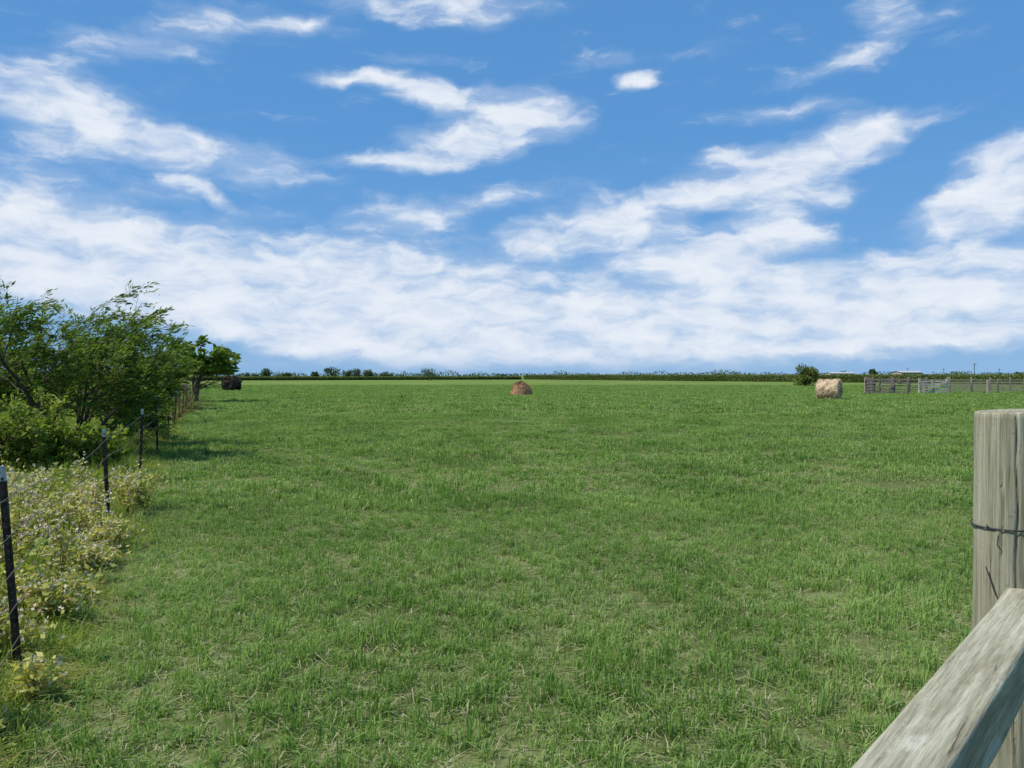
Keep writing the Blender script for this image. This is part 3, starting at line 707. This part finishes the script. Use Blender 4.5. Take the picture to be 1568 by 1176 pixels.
clouds = [(100,160,150,44,-12,1.05),(240,205,75,20,-12,.6),(205,68,120,28,8,.6),(350,38,110,28,0,.65),(480,42,65,16,0,.6),(670,10,180,30,0,.95),(350,248,160,30,-8,.8),(600,252,95,16,0,.85),
(640,140,80,22,-12,1.15),(790,180,115,40,-4,1.25),(700,225,100,27,0,1.1),(525,122,72,12,3,.85),(982,122,36,13,3,1.0),(930,98,90,20,0,.35),(1310,85,150,18,18,.55),(1350,15,50,28,0,.7),
(1300,220,105,30,14,1.25),(1140,240,75,16,0,1.0),(1210,172,120,15,0,.5),(1165,290,135,34,-6,1.15),(1190,350,75,26,-15,1.0),(930,338,155,33,10,1.25),(620,333,95,20,0,.95),(760,302,200,20,4,.5),(1550,275,80,50,10,1.5),
(1460,335,65,26,0,1.2),(1090,390,140,38,0,1.1),(60,385,300,62,-8,1.15),(290,400,320,80,-4,.6),(560,410,240,45,0,.45),(750,430,390,64,0,.6),(380,470,310,44,-10,.85),(560,500,340,40,-4,.9),(830,520,460,52,0,1.15),
(1250,480,460,58,3,.9),(1520,430,250,55,3,.95),(1080,80,80,14,0,.3),(60,250,180,50,0,.38),(620,90,90,12,0,.4),(325,300,50,11,-25,.75),(1350,420,220,26,5,.45),(1400,510,320,26,0,.6),(1000,470,500,50,0,.25)]
S = None
for (cx, cy, rx, ry, rot, amp) in clouds:
    a = math.atan((cx-784)/F); t = (575-cy)/F*math.cos(a)
    mp = nt.new('ShaderNodeMapping', vector_type='TEXTURE'); nt.l.new(uvw, mp.inputs[0])
    mp.inputs['Location'].default_value = (a, t, 0); mp.inputs['Rotation'].default_value = (0, 0, math.radians(rot)); mp.inputs['Scale'].default_value = (rx/F*1.27, ry/F*1.5, 1)
    gr = nt.new('ShaderNodeTexGradient', gradient_type='SPHERICAL'); nt.l.new(mp.outputs[0], gr.inputs[0])
    S = nt.math('MULTIPLY', gr.outputs['Fac'], amp) if S is None else nt.math('MULTIPLY_ADD', gr.outputs['Fac'], amp, S)
mpn = nt.new('ShaderNodeMapping'); nt.l.new(uvw, mpn.inputs[0]); mpn.inputs['Scale'].default_value = (13, 36, 1); mpn.inputs['Rotation'].default_value = (0, 0, math.radians(-5))
n1 = nt.noise(mpn.outputs[0], 1.0, 6, 0.55, 0.2)
mpn2 = nt.new('ShaderNodeMapping'); nt.l.new(uvw, mpn2.inputs[0]); mpn2.inputs['Scale'].default_value = (28, 80, 1); mpn2.inputs['Rotation'].default_value = (0, 0, math.radians(14))
n2 = nt.noise(mpn2.outputs[0], 1.0, 4, 0.55, 0.4)
nn = nt.math('ADD', nt.math('MULTIPLY', nt.math('SUBTRACT', n1, .5), 1.6), nt.math('MULTIPLY', nt.math('SUBTRACT', n2, .5), 0.4))
Sc = nt.math('MINIMUM', S, 0.9)
val = nt.math('ADD', Sc, nn)
dens = nt.mapr(val, 0.13, 1.02, 0, 1, True)
thin = nt.mapr(nt.math('ADD', nt.math('MULTIPLY', Sc, .85), nt.math('MULTIPLY', nn, .5)), 0.03, 0.6, 0, 0.4, True)
dens = nt.math('MAXIMUM', dens, thin)
hfade = nt.mapr(Tn, -0.003, 0.03, 0.1, 1, True)
dens = nt.math('MULTIPLY', dens, hfade)
grad = nt.ramp(nt.math('MAXIMUM', Tn, 0.0), [(0.0, (2.0, 4.5, 8.1)), (0.08, (1.45, 3.85, 7.6)), (0.3, (1.0, 3.25, 7.1)), (0.9, (0.8, 2.6, 6.0))])
skycol = nt.mix(0.82, sky.outputs[0], grad)
shade = nt.mix(nt.mapr(n1, 0.35, 0.7), (6.6, 7.5, 8.9, 1), (8.6, 9.0, 9.6, 1))
final = nt.mix(nt.math('MULTIPLY', dens, 0.96), skycol, shade)
nt.l.new(final, bg.inputs['Color']); bg.inputs['Strength'].default_value = 0.1

sun = bpy.data.lights.new('sun', 'SUN'); sun.energy = 4.9; sun.angle = math.radians(.6); sun.color = (1, .95, .86)
so = bpy.data.objects.new('sun', sun); link(so)
tov = Vector((sdir.x*math.cos(math.radians(SUN_EL)), sdir.y*math.cos(math.radians(SUN_EL)), math.sin(math.radians(SUN_EL))))
so.rotation_euler = tov.to_track_quat('Z', 'Y').to_euler()
# ---------------------------------------------------------------- camera
cam = bpy.data.cameras.new('camera'); cam.sensor_width = 36; cam.lens = 36*F/1568; cam.clip_end = 9000; cam.clip_start = .05
co = bpy.data.objects.new('camera', cam); link(co); co.location = (0, 0, CH)
co.rotation_euler = (math.radians(90)-math.atan(13/F), 0, 0); scene.camera = co
scene.view_settings.view_transform = 'Standard'; scene.view_settings.look = 'None'; scene.view_settings.exposure = 0
